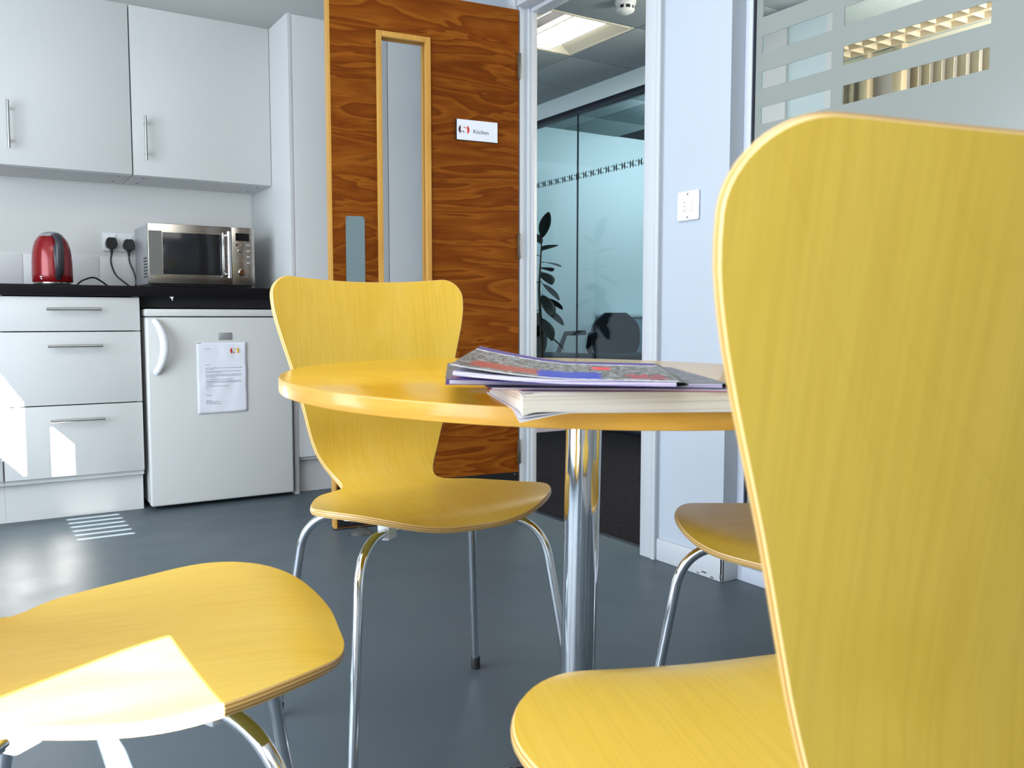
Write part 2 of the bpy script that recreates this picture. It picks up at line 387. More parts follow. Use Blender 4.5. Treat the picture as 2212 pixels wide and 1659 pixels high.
# door frame: near jamb casing, far jamb with stop, head
mb = MB().box(XD-.016, XD+.10, 2.131, D0, 0, DT+.07, .003)                       # near jamb and architrave
mb.box(XD-.021, XD-.010, 2.128, 2.150, 0, DT+.08, .003)
struct('trim_1', mb, 'gloss_white', 'white door jamb next to the light switch')
mb = MB().box(XD+.004, XD+.085, D1, D1+.05, 0, DT+.04, .002)
mb.box(XD+.036, XD+.074, D1-.011, D1, 0, DT, .002).box(XD+.050, XD+.066, D1-.016, D1-.009, 0, DT, .002)
mb.box(XD-.014, XD+.004, D1+.012, D1+.085, 0, DT+.08, .003)
struct('trim_2', mb, 'gloss_white', 'white ridged door jamb on the hinge side')
mb = MB().box(XD-.014, XD+.10, D0, D1, DT, DT+.06, .002).box(XD+.045, XD+.10, D0, D1-.014, DT-.016, DT, .002)
struct('trim_3', mb, 'gloss_white', 'white head of the door frame')
struct('trim_4', MB().box(1.955, 1.972, D0, D1, -.004, .002, .0008), 'dark_rail', 'thin dark threshold strip between vinyl and carpet')

# unseen wall behind the camera: openings shaped to throw the sun patches
def holes_wall(x0, x1, z0, z1, y0, y1, holes):
    mb = MB(); xs = sorted({x0, x1}|{h[0] for h in holes}|{h[1] for h in holes})
    for a, b in zip(xs, xs[1:]):
        m_ = (a+b)/2; hs = sorted([(h[2], h[3]) for h in holes if h[0] < m_ < h[1]]); z = z0
        for (p, q) in hs:
            if p > z: mb.box(a, b, y0, y1, z, p)
            z = max(z, q)
        if z < z1: mb.box(a, b, y0, y1, z, z1)
    return mb
def wz(y, z): return z+(y-YB)*SUN_T
H = []
for k in range(110):                            # wide gap that lights the chair seat, its head slanting
    x0 = -.40+(.172+.40)*k/110; x1 = -.40+(.172+.40)*(k+1)/110; xm = (x0+x1)/2
    yt = .888+(xm-.017)*.56+-.000012*max(0, k-95)**2.7*.5
    if yt > .70: H.append((x0, x1, wz(.66, .46), wz(yt, .455)))
H += [(.186, .224, wz(1.42, 0), wz(1.80, 0))]  # slit cut for the strip of sun on the floor
def lerp(x, a, b): return a[1]+(b[1]-a[1])*(x-a[0])/(b[0]-a[0])
for k in range(16):                             # two slots, heads cut aslant to shape the drawer sun patches
    x0 = .06+(.189-.06)*k/16; x1 = .06+(.189-.06)*(k+1)/16; xm = (x0+x1)/2
    H.append((x0, x1, wz(YF, lerp(xm, (.135, .242), (.187, .186))), wz(YF, lerp(xm, (.117, .578), (.189, .469)))))
for k in range(12):
    x0 = .281+.076*k/12; x1 = .281+.076*(k+1)/12; xm = (x0+x1)/2
    H.append((x0, x1, wz(YF, .178), wz(YF, lerp(xm, (.28, .374), (.357, .296)))))
H += [(.322, .512, wz(3.425+.073*k, 0), wz(3.425+.073*k+.024, 0)) for k in range(6)]  # added slots that cast the light stripes on the floor
struct('wall_sun_gobo', holes_wall(XL, 2.0, 0, CE, YB-.012, YB, H), 'gobo_grey', 'unseen wall with openings shaped for the sun patches, opposite the kitchen units')

# large window in the left wall
w3 = thing('window_3', 'large daylight window in the side wall', None, (XL, 1.45, 0), kind='structure'); A = At(w3)
for (y0, y1, z0, z1) in ((-.22, 3.12, .06, .13), (-.22, 3.12, 2.03, 2.10), (-.22, -.15, .13, 2.03), (3.05, 3.12, .13, 2.03)): A('frame_bar', MB().box(XL, XL+.10, y0, y1, z0, z1, .004), 'gloss_white')
for y in (.90, 1.98): A('mullion', MB().box(XL+.092, XL+.12, y-.025, y+.025, .13, 2.03, .004), 'gloss_white')
# glazed partition to the right of the pillar: frame, pane, frosted film with clear bands
XG = 1.97
w1 = thing('window_1', 'frosted glass partition with clear stripes beside the pillar', None, (XG, 1.8, 0), kind='structure'); A = At(w1)
A('frame_post', MB().box(XG-.006, XG+.03, 1.818, 1.845, 0, CE, .002), 'alu')
A('bottom_rail', MB().box(XG-.008, XG+.03, YB, 1.818, 0, .045, .003), 'alu')
A('gasket', MB().box(XG-.002, XG+.012, 1.810, 1.819, .045, CE), 'dark_rail')
A('pane', MB().box(XG+.004, XG+.012, YB, 1.812, .045, CE), 'glass')
fm = MB(); bands = [(1.347+.1*k, 1.395+.1*k) for k in range(11)]
z = .045
for (a, b) in bands:
    fm.box(XG+.0015, XG+.0035, YB, 1.812, z, a)
    for (y0, y1) in [(1.786, 1.812), (1.512, 1.549), (YB, 1.125)]: fm.box(XG+.0015, XG+.0035, y0, y1, a, b)
    z = b
fm.box(XG+.0015, XG+.0035, YB, 1.812, z, CE)
A('frosted_film', fm, 'frost')

# ------------------------------------------------------------------ corridor, meeting room, office bay beyond
XP = 3.845
cb = thing('ceiling_corridor', 'suspended ceiling of grey mineral tiles in the corridor', None, (1.99, YB, CE), kind='structure'); A = At(cb)
gx = [2.116+.598*k for k in range(-1, 6)]; gy = [3.94+.63*k for k in range(-8, 7)]
A('slab', MB().box(1.99, 7.6, YB-.6, 8.2, CE+.10, CE+.12), 'void')
tile_me = None
for i in range(len(gx)-1):
    for j in range(len(gy)-1):
        cx, cy = (gx[i]+gx[i+1])/2, (gy[j]+gy[j+1])/2
        if abs(cx-3.013) < .1 and abs(cy-4.255) < .1: continue
        if tile_me is None:
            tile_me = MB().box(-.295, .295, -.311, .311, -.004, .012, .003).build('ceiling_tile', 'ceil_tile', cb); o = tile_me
        else:
            o = tile_me.copy(); COL.objects.link(o)
        o.location = (cx-1.99, cy-YB, 0)
struct('wall_corridor_end', MB().box(1.99, 7.6, 8.2, 8.3, 0, CE), 'meeting_wall')
struct('wall_corridor_near', MB().box(1.99, 7.6, YB-.7, YB-.6, 0, CE), 'wall')
struct('wall_meeting_room', MB().box(6.55, 6.65, 4.05, 6.4, 0, CE).box(XP+.02, 6.55, 6.32, 6.4, 0, CE), 'meeting_wall', 'pale wall of the room behind the tinted glass')
struct('wall_corridor_panel', MB().box(XP, XP+.05, 3.03, 4.05, 0, CE-.002), 'meeting_wall', 'pale panel seen through the clear stripes')
struct('trim_8', MB().box(XP-.03, XP, 2.99, 3.035, 0, CE-.006, .003).box(XP-.02, XP, 3.30, 3.45, 0, CE-.006, .003), 'wall', 'white posts on the pale panel')
struct('wall_office_divider', MB().box(XP, 6.6, 3.98, 4.05, 0, CE), 'meeting_wall')
struct('trim_5', MB().box(XP-.01, XP+.06, 4.05, 8.2, 2.312, CE-.004, .002), 'meeting_wall', 'pale bulkhead above the tinted glass partition')
w2 = thing('window_2', 'tinted glass partition with a row of small dark emblems across the corridor', None, (XP, 4.4, 0), kind='structure'); A = At(w2)
A('top_rail', MB().box(XP-.015, XP+.045, 4.05, 8.2, 2.268, 2.312, .002), 'dark_rail')
A('bottom_rail', MB().box(XP-.015, XP+.045, 4.05, 8.2, 0, .045, .002), 'dark_rail')
ys = [4.12, 5.219, 6.32, 7.4, 8.2]
for a, b in zip(ys, ys[1:]): A('pane', MB().box(XP+.004, XP+.014, a+.002, b-.002, .045, 2.268), 'tint_glass')
for a in ys[1:-1]: A('joint', MB().box(XP+.003, XP+.015, a-.003, a+.003, .045, 2.268), 'dark_rail')
A('end_post', MB().box(XP-.02, XP+.045, 4.05, 4.12, 0, CE-.004, .003), 'gloss_white', label='white end post')
def seg_poly(cx, cz, r, side, cut, n=12):
    """circular segment of a disc: side -1 keeps the left cap, +1 the right"""
    a0 = math.acos(cut); pts = []
    for k in range(n+1):
        q = -a0+2*a0*k/n; pts.append((cx+side*r*math.cos(q), cz+r*math.sin(q)))
    return pts
def emblem(mb_l, mb_r, cx, cz, r, w0, w1, axes, flip=1, dia=1.0):
    mb_l.prism([(cx+(p-cx)*dia, q) for p, q in seg_poly(cx, cz, r, -flip, .62)], w0, w1, axes)
    mb_r.prism([(cx+(p-cx)*dia, q) for p, q in seg_poly(cx, cz, r, flip, .62)], w0, w1, axes)
    t = r*.05
    def bar(mb, x0, x1, z0, z1): mb.prism([(cx+flip*dia*x0, z0), (cx+flip*dia*x1, z0), (cx+flip*dia*x1, z1), (cx+flip*dia*x0, z1)], w0, w1, axes)
    bar(mb_l, -.62*r, .02*r, cz-.33*r-t, cz-.33*r+t); bar(mb_l, .02*r-2*t, .02*r, cz-.62*r, cz-.33*r)
    bar(mb_r, -.02*r, .62*r, cz+.33*r-t, cz+.33*r+t); bar(mb_r, -.02*r, -.02*r+2*t, cz+.33*r, cz+.62*r)
dm = MB(); emblem(dm, dm, 0, 0, .034, -.0008, .0008, 'yzx', -1, 1.18)
dec = None
for k in range(-3, 20):
    if dec is None: dec = dm.build('emblem', 'decal', w2); o = dec
    else: o = dec.copy(); COL.objects.link(o)
    o.location = (.002, 4.4735+.0868*k-4.4, 1.823)
# things beyond the glass
def office_chair(loc, rz, label):
    t = thing('office_chair', label, 'chair', loc, rz, 'black office chairs behind the glass')
    b = MB(); n = 10
    pts = []
    for i in range(n+1):
        z = .48+.36*i/n; w = max(.09, .215*(1-abs(2*i/n-.85)**3/1.6)**.6)
        pts.append((w, z))
    poly = [(p, q) for p, q in pts]+[(-p, q) for p, q in pts[::-1]]
    b.prism(poly, -.25, -.20, 'xzy'); b.build('backrest', 'office_black', t)
    MB().box(-.23, .23, -.22, .24, .42, .50, .03).build('seat', 'office_black', t)
    for s_ in (-1, 1):
        MB().tube([(s_*.24, -.12, .45), (s_*.28, -.10, .55), (s_*.28, -.05, .66), (s_*.28, .15, .67)], .022, 8).build('arm', 'office_black', t)
    MB().lathe([(.03, .09), (.03, .42)], n=14).build('column', 'office_black', t)
    for k in range(5):
        q = 2*math.pi*k/5
        lg = MB().tube([(0, 0, .11), (.28*math.cos(q), .28*math.sin(q), .07)], [.025, .016], 8).build('leg', 'office_black', t)
        MB().lathe([(.001, 0), (.022, .008), (.026, .028), (.02, .05), (.001, .056)], (.28*math.cos(q), .28*math.sin(q)), 10).build('castor', 'office_black', lg)
    return t
office_chair((4.70, 5.70, 0), R(160), 'black office chair behind the glass, its rounded back beside the doorway post')
office_chair((4.17, 6.0, 0), R(200), 'black office chair behind the glass, hidden by the rubber plant leaves')
cr = thing('credenza', 'long pale blue low cabinet against the meeting room wall', 'cabinet', (5.2, 6.1, 0)); A = At(cr)
A('body', MB().box(4.9, 6.5, 5.98, 6.31, .06, .80, .004), 'desk_blue'); A('top', MB().box(4.88, 6.52, 5.95, 6.315, .80, .83, .004), 'meeting_wall')
for k in range(2): A('door', MB().box(4.91+.8*k, 5.69+.8*k, 5.962, 5.98, .08, .79, .003), 'desk_blue')
# rubber plant in the corridor in front of the partition
pl = thing('rubber_plant', 'dark leafy rubber plant standing in the corridor by the glass', 'plant', (3.60, 5.31, 0))
MB().lathe([(.11, 0), (.13, .02), (.16, .26), (.165, .28), (.15, .28), (.14, .24), (.001, .24)], n=28).build('pot', 'pot', pl)
MB().tube([(0, 0, .22), (.01, .01, .6), (-.01, .02, 1.0), (0, 0, 1.38)], [.014, .012, .009, .004], 8).build('stem', 'stem', pl)
def leaf(parent, base, az, tilt, ln, wd):
    mb = MB(); V = []; n = 10
    for i in range(n+1):
        t = i/n; w = wd*math.sin(math.pi*min(1, t*.93+.04))**.75
        for u in (-1, -.5, 0, .5, 1):
            V.append(Vector((t*ln, u*w, -.10*ln*t*t+.10*abs(u)*w)))
    mt = Matrix.Translation(Vector(base)) @ Matrix.Rotation(az, 4, 'Z') @ Matrix.Rotation(-tilt, 4, 'Y') @ Matrix.Translation((.02, 0, 0))
    V = [mt @ v for v in V]
    F = [[i*5+j, i*5+j+1, (i+1)*5+j+1, (i+1)*5+j] for i in range(n) for j in range(4)]
    mb.add(V, F, True); mb.tube([base, mt @ Vector((0, 0, 0))], .003, 5)
    o = mb.build('leaf', 'leaf', parent, recalc=False)
    md = o.modifiers.new('s', 'SOLIDIFY'); md.thickness = .0015
    return o
rl_ = random.Random(4)
spec_ = [(1.36, -1.5, 70, .19), (1.28, -1.55, 12, .20), (1.20, -1.3, -8, .17), (1.13, -1.7, -22, .20), (1.05, -1.1, -35, .18), (.97, -1.6, -42, .21), (.88, -1.4, -30, .22), (.80, -1.7, -45, .20),
         (1.32, 1.4, 40, .17), (1.24, 2.9, 10, .18), (1.16, .6, 0, .19), (1.06, 2.0, -10, .2), (.95, .2, -20, .2), (.86, 2.6, -25, .2), (.75, 1.2, -20, .21), (.7, -.6, -35, .2)]
for (z, a, tl, ln) in spec_:
    leaf(pl, (0, 0, z), a+rl_.uniform(-.15, .15), R(tl), ln, ln*.26)
# recessed light in the corridor ceiling
def ceiling_light(cx, cy, label, lit):
    t = thing('ceiling_light', label, 'light', (cx, cy, CE), group=None)
    fr = MB(); hx, hy = .292, .308
    for (x0, x1, y0, y1) in ((-hx, hx, -hy, -hy+.02), (-hx, hx, hy-.02, hy), (-hx, -hx+.02, -hy+.02, hy-.02), (hx-.02, hx, -hy+.02, hy-.02)):
        fr.box(x0, x1, y0, y1, -.004, .012, .001)
    fr.build('frame', 'cream', t)
    tr = MB()
    for s_ in (-1, 1):
        tr.add([(s_*(hx-.02), -hy+.02, 0), (s_*(hx-.02), hy-.02, 0), (s_*.13, hy-.06, .075), (s_*.13, -hy+.06, .075)], [[0, 1, 2, 3]])
        tr.add([(-hx+.02, s_*(hy-.02), 0), (hx-.02, s_*(hy-.02), 0), (.13, s_*(hy-.06), .075), (-.13, s_*(hy-.06), .075)], [[0, 1, 2, 3]])
    tr.build('reflector_tray', 'cream', t)
    MB().box(-.13, .13, -hy+.05, hy-.05, .016, .022).build('diffuser', 'lamp' if lit else 'cream', t)
    lv = MB(); n = 6
    for x_ in (-.112, 0, .112): lv.box(x_-.003, x_+.003, -hy+.02, hy-.02, -.002, .014)
    lv.build('louvre_rail', 'louvre', t)
    for k in range(n+1):
        y_ = -hy+.025+(2*hy-.05)*k/n; MB().box(-.112, .112, y_-.003, y_+.003, 0, .014).build('louvre_slat', 'louvre', t)
    return t
ceiling_light(3.013, 4.255, 'lit recessed louvre light in the ceiling beyond the doorway', True)
bt = thing('louvre_light', 'surface louvre light glimpsed through the clear stripes of the frosted glass', 'light', (4.50, 3.05, CE)); A = At(bt)
A('housing', MB().box(4.34, 4.66, 2.48, 3.62, CE-.03, CE-.005, .003), 'oak_post')
A('diffuser', MB().box(4.36, 4.64, 2.50, 3.60, CE-.034, CE-.031), 'lamp_dim')
for xx in (4.36, 4.50, 4.64): A('louvre_rail', MB().box(xx-.004, xx+.004, 2.50, 3.60, CE-.07, CE-.034), 'oak_post')
for k in range(13): A('louvre_slat', MB().box(4.364, 4.636, 2.50+.0913*k, 2.506+.0913*k, CE-.066, CE-.034), 'beige_blind')
sd = thing('smoke_detector', 'round smoke detector on the ceiling beyond the doorway', 'detector', (2.99, 3.64, CE))
MB().lathe([(.055, -.002), (.055, -.018), (.048, -.022), (.046, -.03)], n=32).build('base', 'detector', sd)
MB().lathe([(.040, -.03), (.040, -.048)], n=32).build('sensor_chamber', 'void', sd)
MB().lathe([(.048, -.048), (.044, -.056), (.02, -.068), (.001, -.07)], n=32).build('cap', 'detector', sd)
for k in range(8):
    q = 2*math.pi*k/8; MB().box(.040, .047, -.005, .005, -.05, -.028).build('rib', 'detector', sd).rotation_euler = (0, 0, q)
# blinds in the office bay, seen through the clear stripes
bl = thing('vertical_blind', 'beige vertical blind seen through the clear stripes of frosted glass', 'blind', (4.9, 3.2, 0))
A = At(bl); y = 2.62
A('headrail', MB().box(4.86, 4.94, 2.6, 3.95, CE-.05, CE-.005), 'cream')
sl = None
while y < 3.92:
    if not (3.34 < y+.04 < 3.50):
        if sl is None:
            sl = MB().box(-.045, .045, -.0015, .0015, .3, CE-.05).build('slat', 'beige_blind', bl); o = sl
        else: o = sl.copy(); COL.objects.link(o)
        o.location = (0, y+.04-3.2, 0); o.rotation_euler = (0, 0, R(62))
    y += .074
struct('wall_office', MB().box(5.0, 5.08, YB-.6, 4.0, 0, CE), 'wall')
struct('trim_6', MB().box(4.80, 4.86, 3.27, 3.33, 0, CE-.006, .003), 'oak_post', 'pale timber post in the office bay')
struct('trim_7', MB().box(4.80, 4.86, 3.50, 3.54, 0, CE-.006, .003), 'oak_post')

# ------------------------------------------------------------------ open wooden door
d1 = thing('door_1', 'open brown wood veneer door with a narrow glass panel and Kitchen sign', None, (XD, D1, 0), R(173.45), kind='structure')
LW, LT_, LH = .757, .044, 2.0
V0, V1, VZ0, VZ1 = .385, .576, .30, 1.833
mb = MB()
for (a, b, z0, z1) in ((.004, V0, .008, LH), (V1, LW, .008, LH), (V0, V1, .008, VZ0), (V0, V1, VZ1, LH)): mb.box(a, b, -LT_, 0, z0, z1)
mb.build('leaf', 'veneer', d1)
MB().box(LW, LW+.008, -LT_-.0005, .0005, .008, LH).build('lipping', 'lipping', d1)['label'] = 'light timber edge'
for side in (0, 1):
    y0, y1 = (-.012, .007) if side == 0 else (-LT_-.007, -LT_+.012)
    mb = MB(); w = .010
    mb.box(V0-w, V0+.010, y0, y1, VZ0-w, VZ1+w, .002).box(V1-.010, V1+w, y0, y1, VZ0-w, VZ1+w, .002)
    mb.box(V0+.010, V1-.010, y0, y1, VZ0-w, VZ0+.012, .002).box(V0+.010, V1-.010, y0, y1, VZ1-.010, VZ1+w, .002)
    mb.build('glazing_bead', 'lipping', d1)
MB().box(V0, V1, -LT_/2-.003, -LT_/2+.003, VZ0, VZ1).build('glass_panel', 'glass', d1)
def rrect(x0, x1, z0, z1, r, n=5):
    P = []
    for (cx, cz, a) in ((x1-r, z1-r, 0), (x0+r, z1-r, 90), (x0+r, z0+r, 180), (x1-r, z0+r, 270)):
        for k in range(n+1): q = R(a+90*k/n); P.append((cx+r*math.cos(q), cz+r*math.sin(q)))
    return P
pp = MB().prism(rrect(.637, .708, .72, 1.165, .008), 0, .0016, 'xzy').build('push_plate', 'push', d1); pp['label'] = 'satin steel push plate'
for (a, z) in ((.642, 1.158), (.703, 1.158), (.642, .727), (.703, .727)): MB().lathe([(.0035, 0), (.003, .0012), (.001, .0014)], n=10).build('screw', 'steel_bar', pp).matrix_local = Matrix.Translation((a, .0016, z)) @ Matrix.Rotation(R(-90), 4, 'X')
kp = MB().box(.006, LW-.004, 0, .0018, .012, .165).build('kick_plate', 'black', d1); kp['label'] = 'black kick plate'
for (a, z) in ((.020, .155), (.24, .155), (.46, .155), (.70, .155), (.02, .025), (.7, .025)): MB().lathe([(.005, 0), (.0045, .0012), (.001, .0016)], n=12).build('screw', 'steel_bar', kp).matrix_local = Matrix.Translation((a, .0018, z)) @ Matrix.Rotation(R(-90), 4, 'X')
for z in (.20, 1.03, 1.735): MB().box(-.004, .008, -.004, .007, z, z+.10, .002).build('hinge', 'hinge', d1)
sg = MB().box(.099, .274, 0, .006, 1.4745, 1.5535, .001).build('sign_backing', 'black', d1)
fc = MB().box(.0995, .2705, .006, .0075, 1.4765, 1.5535).build('sign_face', 'sign_white', sg); fc['label'] = 'white plate reading Kitchen'
lm, rm = MB(), MB(); emblem(lm, rm, .2415, 1.5155, .0205, .0075, .0082, 'xzy', -1, 1.1)
lm.build('emblem_left', 'logo_maroon', sg); rm.build('emblem_right', 'logo_red', sg)
def text_mesh(txt, size, name, m, parent, matrix):
    cu = bpy.data.curves.new(name, 'FONT'); cu.body = txt; cu.size = size; cu.extrude = .0003; cu.align_x = 'LEFT'
    to = bpy.data.objects.new(name, cu); COL.objects.link(to); dg = bpy.context.evaluated_depsgraph_get()
    me = bpy.data.meshes.new_from_object(to.evaluated_get(dg)); bpy.data.objects.remove(to)
    me.materials.clear(); me.materials.append(M[m]); o = bpy.data.objects.new(name, me); COL.objects.link(o)
    o.parent = parent; o.matrix_local = matrix; return o
text_mesh('Kitchen', .0215, 'lettering', 'ink_dark', sg, Matrix(((-1, 0, 0, .2035), (0, 0, 1, .0078), (0, 1, 0, 1.504), (0, 0, 0, 1))))
ds = thing('door_stop', 'small dark rubber door wedge on the floor under the wooden door', 'door stop', (1.214, 2.965, 0))
MB().lathe([(.001, .026), (.012, .025), (.026, .016), (.034, .004), (.034, 0), (.001, 0)], n=24, sx=1.2).build('wedge', 'grey_rubber', ds)
MB().lathe([(.009, .0), (.009, .030), (.001, .032)], n=14).build('stud', 'rubber', ds)

# light switch on the pillar
ls = thing('light_switch', 'white double switch plate on the wall strip beside the doorway', 'switch', (XD, 2.0075, 1.09)); A = At(ls)
A('plate', MB().box(XD-.009, XD-.0005, 1.961, 2.054, 1.090, 1.180, .004, seg=3), 'white_plastic')
A('rocker', MB().box(XD-.012, XD-.008, 1.987, 2.004, 1.118, 1.150, .0012), 'white_plastic')
A('indicator', MB().box(XD-.0115, XD-.008, 2.011, 2.028, 1.118, 1.150, .0012), 'white_plastic')
for z in (1.121, 1.133, 1.144): A('marking', MB().box(XD-.0119, XD-.0114, 2.015, 2.022, z, z+.002), 'ink')
for z in (1.100, 1.170): A('screw', MB().box(XD-.0096, XD-.0088, 2.004, 2.010, z-.003, z+.003, .0006), 'steel_bar')

# ------------------------------------------------------------------ kitchen units
def bar_handle(a, parent, p0, p1, y, out=.034, r=.0058):
    """bar from p0 to p1 (x, z) standing out from a front at y"""
    p0, p1 = Vector((p0[0], y-out, p0[1])), Vector((p1[0], y-out, p1[1])); d = (p1-p0).normalized(); L_ = (p1-p0).length
    h = a('handle', MB().tube([p0, p1], r, 14), 'steel_bar', parent, 'slim steel bar handle')
    for t in (.16, .84):
        q = p0+d*L_*t; a('handle_post', MB().tube([q, q+Vector((0, out, 0))], .0042, 10), 'steel_bar', parent)
    return h
# wall cupboards
def wall_cupboard(x0, x1, hx, label):
    t = thing('wall_cupboard', label, 'cupboard', ((x0+x1)/2, YW, 1.40), group=None); A = At(t)
    A('body', MB().box(x0+.001, x1-.001, YC+.021, YW-.007, 1.402, 2.112), 'laminate_side')
    dr = A('door', MB().box(x0+.0015, x1-.0015, YC, YC+.019, 1.404, 2.112, .0015), 'laminate')
    bar_handle(A, dr, (hx, 1.465), (hx, 1.652), YC)
    for (xx, yy) in ((x0+.05, YC+.06), (x0+.05, YC+.22), (x1-.05, YC+.06), (x1-.05, YC+.22)):
        A('screw_cap', MB().lathe([(.005, 1.3995), (.0055, 1.4025)], (xx, yy), 10), 'ink')
    return t
wall_cupboard(.048, .648, .190, 'white wall cupboard above the red kettle')
wall_cupboard(.650, XT-.001, .700, 'white wall cupboard above the microwave')
# worktop
wt = thing('worktop', 'long black laminate worktop carrying the kettle and microwave', 'worktop', (0, YF, .88)); A = At(wt)
A('slab', MB().box(XL, XT-.001, 3.79, YW-.008, .879, .921, .004), 'black_top')
A('gap_shade_strip', MB().box(.622, XT-.001, 3.86, 3.88, .835, .879), 'void')  # added black strip standing in for the shade above the fridge
A('chip', MB().prism([(.728, .8795), (.746, .8795), (.742, .872), (.740, .862), (.736, .872)], 3.795, 3.7995, 'xzy'), 'paper', label='small pale chip')
# drawer unit
def unit_body(A, x0, x1, name='body'):
    mb = MB().box(x0, x0+.018, YF+.021, YW-.01, .15, .878).box(x1-.018, x1, YF+.021, YW-.01, .15, .878).box(x0+.018, x1-.018, YF+.021, YW-.01, .15, .168)
    mb.box(x0+.018, x1-.018, YW-.03, YW-.012, .168, .878)
    A(name, mb, 'laminate_side')
dw = thing('drawer_unit', 'white three-drawer base unit below the red kettle', 'drawers', (.367, YF, 0)); A = At(dw)
unit_body(A, .118, .616)
for (z0, z1, hz) in ((.7415, .874, .826), (.4535, .7375, .683), (.170, .4495, .394)):
    d_ = A('drawer', MB().box(.1185, .6155, YF, YF+.019, z0, z1, .0015), 'laminate')
    bar_handle(A, d_, (.278, hz), (.471, hz), YF)
A('kickboard', MB().box(.117, .616, YF+.05, YF+.066, 0, .148), 'laminate')
bc = thing('base_cabinet', 'white base cabinet left of the drawers, only a sliver showing', 'cabinet', (-.2, YF, 0)); A = At(bc)
unit_body(A, -.485, .1165)
A('kickboard', MB().box(-.485, .1165, YF+.05, YF+.066, 0, .148), 'laminate')
d_ = A('door', MB().box(-.484, .1125, YF, YF+.019, .170, .874, .0015), 'laminate'); bar_handle(A, d_, (-.44, .62), (-.44, .81), YF)
# tall cabinet
tc = thing('tall_cabinet', 'tall white cabinet behind the open wooden door', 'cabinet', (1.5, YF, 0)); A = At(tc)
A('body', MB().box(XT, 1.903, YF+.021, YW-.007, 0.15, 2.108), 'laminate_side')
A('side_panel', MB().box(XT-.0005, XT+.018, YF+.002, YW-.007, 0, 2.112, .001), 'laminate_side')
A('door', MB().box(XT+.0195, 1.716, YF, YF+.019, .166, 2.108, .0015), 'laminate')
A('filler_panel', MB().box(1.720, 1.903, YF+.001, YF+.019, .166, 2.108, .0015), 'laminate')
A('kickboard', MB().box(XT+.018, 1.903, YF+.05, YF+.066, 0, .150), 'laminate')
A('screw_cap', MB().box(1.278, 1.284, YF+.048, YF+.0505, .105, .111), 'ink')

# fridge
fg = thing('fridge', 'white under-counter fridge with a letter taped to its door', 'fridge', (.93, 4.05, 0)); A = At(fg)
FX0, FX1, FY = .632, 1.232, 3.78
A('body', MB().box(FX0+.004, FX1-.004, FY+.055, 4.33, .02, .797, .004), 'fridge')
A('top', MB().box(FX0, FX1, FY+.004, 4.34, .799, .829, .006), 'fridge')
A('seal', MB().box(FX0+.012, FX1-.012, FY+.046, FY+.056, .03, .79), 'badge')
fd = A('door', MB().box(FX0, FX1, FY, FY+.046, .016, .795, .009, seg=3), 'fridge')
hp = []
for k in range(17):
    t = k/16; q = math.sin(math.pi*t); hp.append((.664+.030*q**.8, FY-.004-.036*q**.6, .782-.214*t))
A('handle', MB().tube(hp, [.012+.006*math.sin(math.pi*k/16) for k in range(17)], 14), 'white_plastic', fd, 'curved white pull handle')
bd = A('badge', MB().box(.917, .973, FY-.0025, FY, .700, .731, .0008), 'badge', fd, 'small grey maker plate')
A('badge_print', MB().box(.927, .963, FY-.0032, FY-.0025, .711, .720), 'ink', fd)
for (xx, yy) in ((.66, 3.86), (1.2, 3.86), (.66, 4.29), (1.2, 4.29)): A('foot', MB().lathe([(.016, 0), (.016, .022)], (xx, yy), 14), 'black')
# letter
lt = thing('letter', 'crumpled white printed letter with a red and yellow emblem stuck on the fridge', 'letter', (.928, FY-.004, .39)); A = At(lt)
px0, px1, pz0, pz1 = .825, 1.031, .392, .690; n1, n2 = 20, 28; mb = MB(); V = []; uvs = []
def crump(u, v):
    d = .0014*math.sin(9*u+5*v+2*math.sin(6*v))+.0012*math.sin(14*v-7*u)+.0008*math.sin(21*u*v+3)
    d += .007*max(0, .12-v)/.12*(math.sin(5*u)*.5+.6)*abs(u-.1)+.003*max(0, u-.85)/.15*v
    return FY-.0035-abs(d)-.0006
for j in range(n2+1):
    for i in range(n1+1):
        u, v = i/n1, j/n2; V.append((px0+(px1-px0)*u, crump(u, v), pz0+(pz1-pz0)*v+.004*(u-.5)*(1-v)))
mb.add(V, [[j*(n1+1)+i, j*(n1+1)+i+1, (j+1)*(n1+1)+i+1, (j+1)*(n1+1)+i] for j in range(n2) for i in range(n1)], True)
sh = A('sheet', mb, 'paper'); sh.modifiers.new('s', 'SOLIDIFY').thickness = .0003
tx = MB(); rr = random.Random(3)
def words(z, x0, x1, h=.0022):
    x = x0
    while x < x1:
        w = min(rr.uniform(.004, .013), x1-x)
        u = (x+w/2-px0)/(px1-px0); v = (z-pz0)/(pz1-pz0); y = crump(u, v)
        tx.box(x, x+w, y-.0010, y-.0002, z, z+h*rr.uniform(.75, 1)); x += w+rr.uniform(.001, .0022)
wd_, ht = px1-px0, pz1-pz0
for (vv, u1) in [(.905, .27), (.68, .27), (.635, .9), (.618, .33), (.588, .88), (.572, .5), (.54, .9), (.524, .89), (.507, .36), (.473, .71), (.448, .88), (.432, .9), (.41, .29), (.38, .63), (.347, .22), (.25, .28), (.175, .27), (.16, .44), (.146, .35), (.128, .48)]:
    words(pz0+ht*vv, px0+wd_*.165, px0+wd_*u1)
words(pz0+ht*.982, px0+.002, px0+.018, .004)
A('printed_text', tx, 'ink', sh)['kind'] = 'stuff'
lm, rm = MB(), MB(); emblem(lm, rm, px0+wd_*.755, pz0+ht*.878, .0155, FY-.0085, FY-.0055, 'xzy', 1, 1.18)
A('emblem_left', lm, 'logo_red', sh); A('emblem_right', rm, 'logo_yellow', sh)

